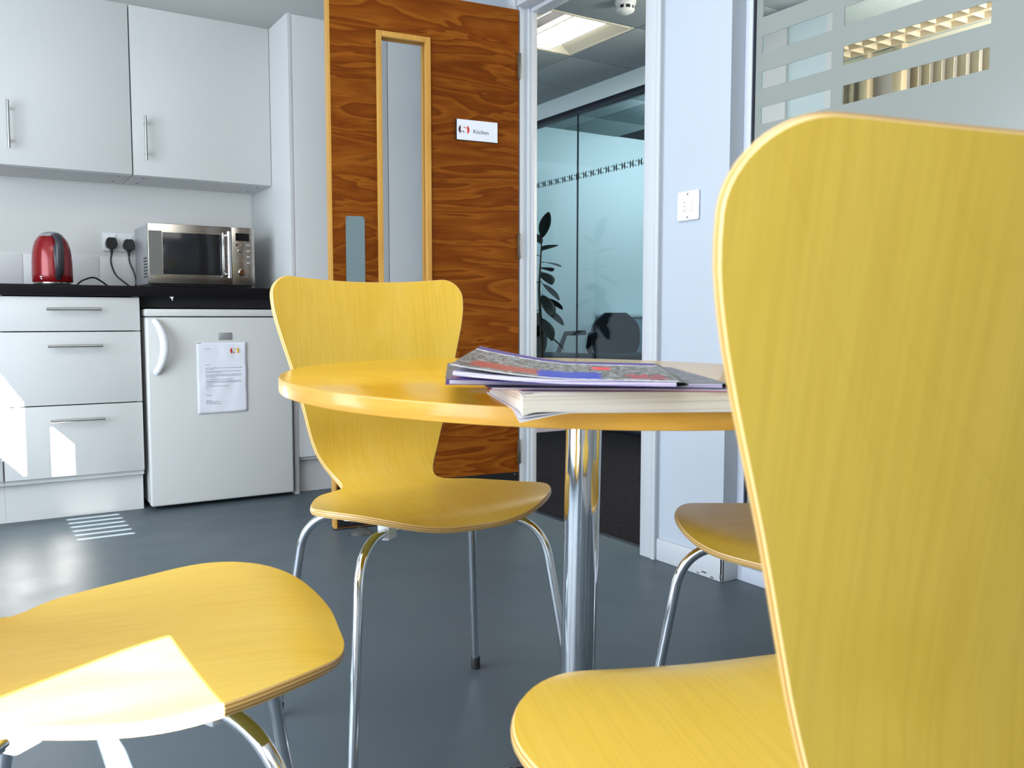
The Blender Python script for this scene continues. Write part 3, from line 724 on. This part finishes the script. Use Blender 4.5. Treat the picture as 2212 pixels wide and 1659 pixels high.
# double socket and the plugs
so = thing('wall_socket', 'white double wall socket behind the kettle and microwave', 'socket', (.635, YW, 1.14)); A = At(so)
A('plate', MB().box(.560, .711, YW-.011, YW-.0005, 1.097, 1.181, .003), 'white_plastic')
for xx in (.600, .671): A('switch_rocker', MB().box(xx+.004, xx+.018, YW-.015, YW-.010, 1.155, 1.174, .0015), 'white_plastic')
def plug(cx, cz, pts, label):
    t = thing('power_plug', label, 'plug', (cx, YW-.012, cz), group=None); A = At(t)
    P = [(-.019, .018), (-.012, .024), (.012, .024), (.019, .018), (.025, -.004), (.022, -.018), (.012, -.026), (-.012, -.026), (-.022, -.018), (-.025, -.004)]
    b = MB().prism([(cx+a, cz+c_) for a, c_ in P], YW-.046, YW-.0115, 'xzy'); A('plug_body', b, 'black')
    A('strain_relief', MB().tube([(cx, YW-.026, cz-.024), (cx, YW-.027, cz-.050)], [.008, .0048], 10), 'black')
    cc = [Vector(p) for p in pts]; out = []
    ext = [cc[0]]+cc+[cc[-1]]
    for i in range(1, len(ext)-2):
        p0, p1, p2, p3 = ext[i-1:i+3]
        for k in range(8):
            s = k/8; out.append(.5*((2*p1)+(p2-p0)*s+(2*p0-5*p1+4*p2-p3)*s*s+(3*p1-p0-3*p2+p3)*s**3))
    out.append(cc[-1]); A('cord', MB().tube(out, .0038, 8), 'black', label='black power cord')
plug(.594, 1.133, [(.594, YW-.027, 1.085), (.590, YW-.03, 1.045), (.606, YW-.04, .99), (.640, YW-.05, .955), (.672, YW-.06, .928), (.66, YW-.075, .928), (.60, YW-.10, .928), (.57, YW-.115, .93), (.53, YW-.15, .955), (.495, YW-.18, .968), (.45, YW-.21, .953), (.424, YW-.238, .932), (.410, YW-.25, .931)], 'black plug left of the other in the double socket, cord leading to the kettle')
plug(.667, 1.128, [(.667, YW-.027, 1.08), (.670, YW-.03, 1.045), (.686, YW-.035, 1.0), (.692, YW-.045, .955), (.685, YW-.055, .929), (.72, YW-.05, .929), (.80, YW-.03, .929)], 'black plug beside the microwave in the double socket')

# kettle
KX, KY = .330, 4.10
kt = thing('kettle', 'glossy red electric kettle with black handle on the worktop', 'kettle', (KX, KY, .921))
MB().lathe([(.074, 0), (.076, .004), (.076, .010), (.070, .013)], n=44).build('base', 'black', kt)
MB().lathe([(.066, .013), (.066, .018)], n=44).build('heating_ring', 'steel_bar', kt)
MB().lathe([(.073, .018), (.076, .022), (.0765, .05), (.0755, .10), (.073, .135), (.069, .160), (.062, .184), (.052, .200), (.046, .206)], n=52).build('body', 'red', kt)
MB().lathe([(.0465, .206), (.044, .212), (.032, .221), (.015, .2255), (.001, .226)], n=40).build('lid', 'lid_grey', kt)
ha = R(-79)
hd = Vector((math.cos(ha), math.sin(ha), 0)); hs = Vector((-hd.y, hd.x, 0))
pts = [(.045, .205), (.070, .207), (.092, .196), (.103, .17), (.106, .13), (.102, .085), (.092, .055), (.076, .042)]
mb = MB(); V = []
for i, (r_, z_) in enumerate(pts):
    a = pts[max(i-1, 0)]; b = pts[min(i+1, len(pts)-1)]; t = Vector((b[0]-a[0], 0, b[1]-a[1])).normalized(); nn = Vector((t.z, 0, -t.x))
    for k in range(12):
        q = 2*math.pi*k/12; l = math.cos(q)*.0155; m_ = math.sin(q)*.009
        V.append(hd*(r_+nn.x*m_)+hs*l+Vector((0, 0, z_+nn.z*m_)))
n = 12
mb.add(V, [[i*n+k, i*n+(k+1) % n, (i+1)*n+(k+1) % n, (i+1)*n+k] for i in range(len(pts)-1) for k in range(n)]+[list(range(n)), [(len(pts)-1)*n+k for k in range(n)]], True)
hb = mb.build('handle', 'dark_grey', kt)
mb = MB(); V = []
for i in range(9):
    z_ = .045+.155*i/8; rr_ = .0775 if z_ < .11 else .0775-.028*((z_-.11)/.09)**1.8
    for l in (-.014, 0, .014): V.append(hd*(rr_+.0015)+hs*l*(1-.3*abs(i-4)/4)+Vector((0, 0, z_)))
mb.add(V, [[i*3+k, i*3+k+1, (i+1)*3+k+1, (i+1)*3+k] for i in range(8) for k in range(2)], True)
mb.build('handle_backing', 'dark_grey', kt, recalc=False).modifiers.new('s', 'SOLIDIFY').thickness = .004
MB().lathe([(.010, 0), (.010, .005), (.001, .007)], n=18).build('switch_button', 'black', kt).matrix_local = Matrix.Translation(hd*.074+Vector((0, 0, .033))) @ hd.to_track_quat('Z', 'Y').to_matrix().to_4x4()
for k, (dx, w) in enumerate(((0, .010), (.002, .006))):
    q = R(-128); dd = Vector((math.cos(q), math.sin(q), 0)); ss = Vector((-dd.y, dd.x, 0)); zz = .036-.008*k
    mb = MB(); mb.add([dd*.0772+ss*(dx-w/2)+Vector((0, 0, zz)), dd*.0772+ss*(dx+w/2)+Vector((0, 0, zz)), dd*.0772+ss*(dx+w/2)+Vector((0, 0, zz+.005)), dd*.0772+ss*(dx-w/2)+Vector((0, 0, zz+.005))], [[0, 1, 2, 3]])
    mb.build('printed_mark', 'sign_white', kt)

# microwave
MX0, MX1, MY, MZ0, MZ1 = .687, 1.139, 4.0, .940, 1.197
mw = thing('microwave', 'stainless steel microwave with black door window on the worktop', 'microwave', (.913, 4.15, .921)); A = At(mw)
A('casing', MB().box(MX0+.002, MX1-.002, MY+.02, 4.335, MZ0-.002, MZ1-.002, .004), 'lid_grey')
A('underside', MB().box(MX0+.01, MX1-.012, MY+.012, 4.33, .931, MZ0-.001), 'black')
XS = 1.037
dr = A('door', MB().box(MX0, XS-.001, MY, MY+.022, MZ0, MZ1, .0025), 'brushed')
A('window', MB().box(.746, .995, MY-.0012, MY, .981, 1.160, .0005), 'mw_glass', dr, 'black door window')
A('door_inset', MB().box(.690, .744, MY-.0006, MY, .977, 1.165), 'steel_bar', dr)
h_ = A('door_handle', MB().tube([(1.018, MY-.034, .969), (1.018, MY-.034, 1.173)], .0085, 16), 'chrome', dr, 'vertical chrome bar handle')
for z in (.985, 1.158): A('handle_post', MB().tube([(1.010, MY, z), (1.018, MY-.034, z)], .006, 12), 'chrome', dr)
A('handle_strip', MB().box(.998, 1.006, MY-.004, MY, .972, 1.170, .001), 'chrome', dr)
pn = A('control_panel', MB().box(XS+.001, MX1, MY, MY+.022, MZ0, MZ1, .0025), 'brushed')
A('display', MB().box(1.056, 1.116, MY-.001, MY, 1.137, 1.171), 'display', pn, 'black display')
def knob(x, z, r, d, name='button'):
    mb = MB().lathe([(r, 0), (r, d*.6), (r*.8, d), (.0005, d)], n=22)
    o = mb.build(name, 'chrome', pn); o.matrix_local = Matrix.Translation(Vector((x, MY, z))-Vector((.913, 4.15, .921))) @ Matrix.Rotation(R(90), 4, 'X'); return o
for (x_, z_) in ((1.059, 1.119), (1.086, 1.119), (1.112, 1.119), (1.112, 1.092), (1.112, 1.066), (1.112, 1.039)): knob(x_, z_, .0062, .004)
A('start_button', MB().box(1.063, 1.086, MY-.004, MY, 1.087, 1.098, .002), 'steel_bar', pn)
knob(1.080, .997, .0150, .014, 'dial')
A('maker_print', MB().box(.694, .712, MY-.0008, MY-.0001, .962, .967), 'ink', dr)
vt = MB()
for i in range(3):
    for j in range(7): vt.box(MX0+.0005, MX0+.0022, MY+.045+.028*i, MY+.058+.028*i, .967+.0135*j, .974+.0135*j)
A('vent_slots', vt, 'void')
for (xx, yy) in ((.72, 4.05), (1.10, 4.05), (.72, 4.30), (1.10, 4.30)): A('foot', MB().lathe([(.012, .9212), (.012, .9315)], (xx, yy), 12), 'black')

# ------------------------------------------------------------------ table
TCX, TCY, TZ, TR = .838, 1.112, .70, .472
tb = thing('round_table', 'round yellow wood table on one chrome column, magazines lying on it', 'table', (TCX, TCY, 0))
tilt = Vector((.008, -.02, 1)).normalized().to_track_quat('Z', 'Y').to_matrix().to_4x4()
def tilted(mb):
    # the table leans a little: turn about its top centre
    m_ = Matrix.Translation((0, 0, TZ)) @ tilt @ Matrix.Translation((0, 0, -TZ)); mb.v = [tuple(m_ @ Vector(p)) for p in mb.v]; return mb
n = 128
def disc_top():
    mb = MB(); prof = [(.001, TZ-.0225), (TR-.003, TZ-.0225), (TR-.0008, TZ-.0218), (TR, TZ-.0195), (TR, TZ-.003), (TR-.0008, TZ-.0008), (TR-.003, TZ), (.001, TZ)]
    mb.lathe(prof, n=n); k = 0
    for i in range(len(prof)-1):
        for _ in range(n):
            mb.mi[k] = 1 if 1 <= i <= 4 else 0; k += 1
    return mb
tilted(disc_top()).build('table_top', ['table_beech', 'table_edge'], tb)
tilted(MB().lathe([(.0285, .012), (.0285, TZ-.024)], n=56)).build('column', 'chrome', tb)
tilted(MB().lathe([(.09, TZ-.028), (.09, TZ-.0235)], n=40)).build('mounting_plate', 'chrome', tb)
MB().lathe([(.15, 0), (.155, .004), (.148, .010), (.06, .020), (.034, .024), (.034, .034), (.0285, .036)], n=64).build('base', 'chrome', tb)

# ------------------------------------------------------------------ chairs
S = {'zs': .4386, 'H': .8777, 'lean': .0459, 'w0': .2358, 'w1': .2469, 'w2': .2274, 'w3': .1799, 'w4': .1097, 'w5': .1467, 'w6': .1863, 'wt': .2218, 'dep': .4617, 'bb': -.0214,
     'rta': .0444, 'rtb': .0461, 'rfa': .2067, 'rfb': .186, 'waist': .4504, 'drop': .017, 'sb': -.0036, 'crown': -.0073, 'front': -.0134, 'r': -.0248, 'bend': -.0156}
KS = .94
import numpy as np
def catmull(pts, n):
    pts = np.asarray(pts, float); P = np.vstack([2*pts[0]-pts[1], pts, 2*pts[-1]-pts[-2]]); out = []; m = len(pts)-1
    for i in range(m):
        p0, p1, p2, p3 = P[i:i+4]; t = np.linspace(0, 1, n, endpoint=(i == m-1))[:, None]
        out.append(.5*((2*p1)+(-p0+p2)*t+(2*p0-5*p1+4*p2-p3)*t*t+(-p0+3*p1-3*p2+p3)*t**3))
    return np.vstack(out)
def shell_points(nu=25):
    zs, Ht, lean, dep = S['zs'], S['H'], S['lean'], S['dep']; yb = -dep/2; b = S['bend']; r = S['r']
    prof = [(dep/2, zs-S['drop']), (dep/2-.05, zs-.15*S['drop']), (dep/2-.13, zs), (yb+.16+r, zs-.006), (yb+.085+r*.6, zs+.004+r*.1), (yb+.035+r*.2, zs+.036+r*.2), (yb+.008, zs+.09+r*.3), (yb-.012-b, zs+.17), (yb-.012-b-lean*.45, zs+.17+(Ht-zs-.17)*.5), (yb-.012-b-lean, Ht)]
    C = catmull(prof, 10); d = np.r_[0, np.cumsum(np.hypot(*np.diff(C, axis=0).T))]; L_ = d[-1]; sw = S['waist']*L_
    # denser rows towards both ends so the rounded corners stay smooth
    q = np.concatenate([S['rfb']*(1-np.cos(np.linspace(0, math.pi/2, 22))), np.linspace(S['rfb'], L_-S['rtb'], 52)[1:], L_-S['rtb']*(1-np.cos(np.linspace(math.pi/2, 0, 14)))[1:]])
    Cq = np.stack([np.interp(q, d, C[:, 0]), np.interp(q, d, C[:, 1])], -1)
    qs = np.linspace(0, L_, 80); Cs = np.stack([np.interp(qs, d, C[:, 0]), np.interp(qs, d, C[:, 1])], -1); T = np.gradient(Cs, axis=0); T /= np.hypot(*T.T)[:, None]
    T = np.stack([np.interp(q, qs, T[:, 0]), np.interp(q, qs, T[:, 1])], -1); N_ = np.stack([T[:, 1], -T[:, 0]], -1)
    kp = [(0, S['w0']), (.4*sw, S['w1']), (.62*sw, S['w2']), (.85*sw, S['w3']), (sw, S['w4']), (sw+.22*(L_-sw), S['w5']), (sw+.55*(L_-sw), S['w6']), (L_-.08, S['wt']), (L_, S['wt'])]
    cc = catmull(np.array(kp), 12); w = np.interp(q, cc[:, 0], cc[:, 1])
    def corner(dist, a, b_, w_): t = np.clip(dist/b_, 0, 1); return w_-a*(1-np.sqrt(np.maximum(0, 1-(1-t)**2)))
    w = corner(L_-q, S['rta'], S['rtb'], w); w = corner(q, S['rfa'], S['rfb'], w)
    bw = np.interp(qs/L_, [0, .25, .42, .6, 1], [S['front'], S['sb'], S['sb'], S['bb'], S['bb']]); k = np.hanning(15); k /= k.sum()
    bow = np.interp(q, qs, np.convolve(np.r_[[bw[0]]*7, bw, [bw[-1]]*7], k, 'valid'))
    P = np.zeros((len(q), nu, 3))
    for i in range(len(q)):
        for j, u in enumerate(np.linspace(-1, 1, nu)):
            x = u*w[i]; off = bow[i]*(x/.2)**2; up = S['crown']*np.clip((q[i]/L_-.6)/.4, 0, 1)**2*(1-(x/.2)**2)
            P[i, j] = (x, Cq[i, 0]-N_[i, 0]*off, Cq[i, 1]-N_[i, 1]*off+up)
    P *= KS; P[..., 2] += .79*(1-KS); return P, q*KS
def shell_mesh(th=.0115):
    P, q = shell_points(); n, m = P.shape[:2]
    du = np.gradient(P, axis=1); dv = np.gradient(P, axis=0); N_ = np.cross(dv, du); N_ /= np.maximum(np.linalg.norm(N_, axis=-1, keepdims=True), 1e-9)
    if N_[n//4, m//2, 2] < 0: N_ = -N_          # up on the seat, forward on the back
    # steady normals on the squeezed end rows
    N_[0] = N_[3]; N_[1] = N_[3]; N_[2] = N_[3]; N_[-1] = N_[-4]; N_[-2] = N_[-4]; N_[-3] = N_[-4]
    top = P; bot = P-N_*th; mb = MB()
    uv = np.zeros((n, m, 2)); uv[..., 0] = P[..., 0]+.5; uv[..., 1] = q[:, None]
    def grid(A_, flip, off):
        F, U = [], []
        for i in range(n-1):
            for j in range(m-1):
                f = [(i, j), (i, j+1), (i+1, j+1), (i+1, j)]
                if flip: f = f[::-1]
                F.append([a*m+b for a, b in f]); U.append([tuple(uv[a, b]+off) for a, b in f])
        mb.add(A_.reshape(-1, 3), F, True, 0, U)
    grid(top, True, 0.0); grid(bot, False, 1.7)
    loop = [(i, 0) for i in range(n)]+[(n-1, j) for j in range(1, m)]+[(i, m-1) for i in range(n-2, -1, -1)]+[(0, j) for j in range(m-2, 0, -1)]
    K = 5; V = []; cen = None; ln = len(loop); acc = 0; pos = [0]
    for k in range(ln): acc += float(np.linalg.norm(P[loop[(k+1) % ln]]-P[loop[k]])); pos.append(acc)
    for k, (i, j) in enumerate(loop):
        tg = P[loop[(k+1) % ln]]-P[loop[k-1]]; tg = tg/max(np.linalg.norm(tg), 1e-9); o = np.cross(tg, N_[i, j]); o /= max(np.linalg.norm(o), 1e-9)
        ctr = P[n//2, m//2]; mid = P[min(max(i, 6), n-7), m//2]
        if np.dot(o, P[i, j]-mid) < 0: o = -o
        for s in range(K):
            t = s/(K-1); V.append(P[i, j]-N_[i, j]*th*t+o*.0022*math.sin(math.pi*t)**.6)
    F, U = [], []
    for k in range(ln):
        k2 = (k+1) % ln
        for s in range(K-1):
            F.append([k*K+s, k2*K+s, k2*K+s+1, k*K+s+1]); a, b = pos[k], pos[k+1]
            U.append([(a, s/(K-1)), (b, s/(K-1)), (b, (s+1)/(K-1)), (a, (s+1)/(K-1))])
    mb.add(V, F, True, 1, U); return mb
def leg_path(sx, sy):
    a = Vector((sx*.035, sy*.03, .417)); p0 = Vector((sx*.118, sy*.090, .417)); p1 = Vector((sx*.178, sy*.132, .418)); p2 = Vector((sx*.189, sy*.147, .350)); f = Vector((sx*.226, sy*.197, .012))
    pts = [a]+[p0*(1-t)**2+p1*2*t*(1-t)+p2*t*t for t in [k/12 for k in range(13)]]
    d = (f-p2)
    return pts+[p2+d*.3, p2+d*.65, f]
def make_chair():
    t = thing('bentwood_chair', 'x', 'chair', group=None)
    sh_ = shell_mesh().build('shell', ['beech', 'ply'], t, recalc=False); sh_['label'] = 'one-piece moulded yellow plywood seat and back'
    for sx in (-1, 1):
        for sy in (-1, 1):
            p = leg_path(sx, sy)
            lg = MB().tube(p, .0085, 16).build('leg', 'chrome', t); lg['label'] = 'chrome tube leg'
            f = p[-1]; u = (p[-2]-p[-1]).normalized()
            MB().tube([f-u*.012, f-u*.010, f+u*.016, f+u*.018], [.0085, .0105, .0105, .009], 14).build('foot_cap', 'rubber', lg)
            c_ = Vector((sx*.108, sy*.082, 0))
            mb = MB().box(-.016, .016, -.012, .012, .404, .448, .004)
            rot = Matrix.Translation(c_) @ Matrix.Rotation(math.atan2(sy*.082, sx*.108), 4, 'Z'); mb.v = [tuple(rot @ Vector(p_)) for p_ in mb.v]
            sp_ = mb.build('spacer', 'clear_plastic', t); sp_['label'] = 'white plastic spacer block'
    MB().lathe([(.075, .425), (.075, .444)], n=30).build('mounting_plate', 'steel_bar', t)
    return t
ch0 = make_chair()
spots = [((.728, 1.476), 179.7, 'yellow bentwood chair standing in front of the open wooden door'),
         ((.135, .967), -103.4, 'yellow bentwood chair with a patch of bright sunlight on its seat'),
         ((.549, .418), -18.8, 'yellow bentwood chair turned to show the rear of its backrest'),
         ((1.157, .888), 95.4, 'yellow bentwood chair between the table and the frosted glass, its back hidden')]
for i, ((x, y), a, lab) in enumerate(spots):
    o = ch0 if i == 0 else copy_tree(ch0)
    o.location = (x, y, 0); o.rotation_euler = (0, 0, R(a)); o['label'] = lab

# ------------------------------------------------------------------ book and magazines on the table
def ztab(x, y): return TZ-.008*(x-TCX)+.02*(y-TCY)
def pad(o_, phi, w, l):
    """frame of a rectangle: origin near-right corner, u to the left along the near edge, v away"""
    v = Vector((math.cos(phi), math.sin(phi), 0)); u = Vector((-v.y, v.x, 0)); o_ = Vector((o_[0], o_[1], 0))
    return lambda a, b: o_+u*(w*a)+v*(l*b)
bk = thing('thick_book', 'thick paperback book lying under the magazines on the round table', 'book', (.62, .74, ztab(.62, .74))); A = At(bk)
B = pad((.712, .637), R(68.8), .257, .20); TB = .0215
def slab(fr, z0, z1, na=10, nb=4, lift=None, a0=0, a1=1, b0=0, b1=1):
    mb = MB(); V = []
    for zz in (z0, z1):
        for j in range(nb+1):
            for i in range(na+1):
                a, b = a0+(a1-a0)*i/na, b0+(b1-b0)*j/nb; p = fr(a, b); V.append((p.x, p.y, ztab(p.x, p.y)+zz+(lift(a, b) if lift else 0)))
    m = na+1; o = m*(nb+1); F = []
    for j in range(nb):
        for i in range(na):
            F.append([j*m+i, j*m+i+1, (j+1)*m+i+1, (j+1)*m+i]); F.append([o+j*m+i, o+(j+1)*m+i, o+(j+1)*m+i+1, o+j*m+i+1])
    uvs = []
    for f in F:
        uvs.append([((k % o) % m/na, (k % o)//m/nb) for k in f])
    S_ = []
    for i in range(na): S_ += [[i, o+i, o+i+1, i+1], [nb*m+i, nb*m+i+1, o+nb*m+i+1, o+nb*m+i]]
    for j in range(nb): S_ += [[j*m, (j+1)*m, o+(j+1)*m, o+j*m], [j*m+na, o+j*m+na, o+(j+1)*m+na, (j+1)*m+na]]
    mb.add(V, F+S_, False, 0, uvs+[[(0, 0)]*4 for _ in S_]); return mb
# the near-left corner of the block droops over the table rim
def droop(a, b): k = max(0, a-.93)/.07; q = max(0, .10-b)/.10; return -.004*k*k*q
A('page_block', slab(B, .0012, TB-.0008, 40, 14, droop), 'pages')
A('front_cover', slab(B, TB-.0007, TB, 20, 8), 'paper')
def droop2(a, b):
    k = max(0, a-.80)/.22; q = max(0, .22-b)/.22; return -.009*(k*q)**1.2*1.2
mb = slab(pad((.713, .635), R(68.8), .262, .204), .0003, .0009, 24, 10, droop2); A('back_cover', mb, 'paper', label='curled white bottom cover')
mb = slab(pad((.712, .636), R(68.8), .261, .203), .0010, .0014, 24, 10, lambda a, b: .6*droop2(a, b)); A('loose_page', mb, 'paper')

def magazine(name, label, o_, phi, w, l, z0, th, curl, cov, low, spine_r, gap):
    t = thing(name, label, 'magazine', (*pad(o_, phi, w, l)(.5, .5).xy, ztab(*pad(o_, phi, w, l)(.5, .5).xy)+z0), group=None); A = At(t)
    fr = pad(o_, phi, w, l)
    A('back_cover', slab(fr, z0, z0+.0005, 24, 12, lambda a, b: curl(a, b)*.25, a0=.0), low)
    A('pages', slab(fr, z0+.0005, z0+th-.0006, 24, 12, lambda a, b: curl(a, b)*.55, a0=.01, a1=.985), 'mag_pages')
    A('front_cover', slab(fr, z0+th-.0004, z0+th, 30, 14, lambda a, b: curl(a, b), a0=.0), cov)
    sp = MB(); P0, P1 = fr(0, 0), fr(0, 1); n_ = 8; V = []; dv = (fr(-.01, 0)-fr(0, 0)).normalized()
    for p in (P0, P1):
        for k in range(n_+1):
            q = -math.pi/2+math.pi*k/n_; e = p+dv*(spine_r*math.cos(q)); V.append((e.x, e.y, ztab(e.x, e.y)+z0+th/2+th/2*math.sin(q)))
    sp.add(V, [[k, k+1, n_+1+k+1, n_+1+k] for k in range(n_)], True)
    A('spine', sp, cov, label='rounded folded spine').modifiers.new('s', 'SOLIDIFY').thickness = .0004
    return t
magazine('magazine', 'grey magazine at the bottom of the pile, red corner on top of the book', (.684, .642), R(64), .262, .24, TB+.0006, .0026, lambda a, b: 0, 'cover_grey', 'cover_red', .004, 0)
magazine('magazine', 'grey-covered magazine in the middle of the pile, its fold sticking out', (.674, .652), R(61.4), .292, .25, TB+.0036, .0050, lambda a, b: .0015*max(0, a-.6)/.4, 'cover_grey', 'cover_back', .010, 0)
magazine('magazine', 'glossy magazine with purple heading on top of the pile, corner curling up', (.592, .634), R(53.7), .226, .290, TB+.0090, .0052, lambda a, b: .012*max(0, (a-.45)/.55)**1.7+.006*max(0, (a-.5)/.5)*b, 'cover', 'cover_back', .010, 0)
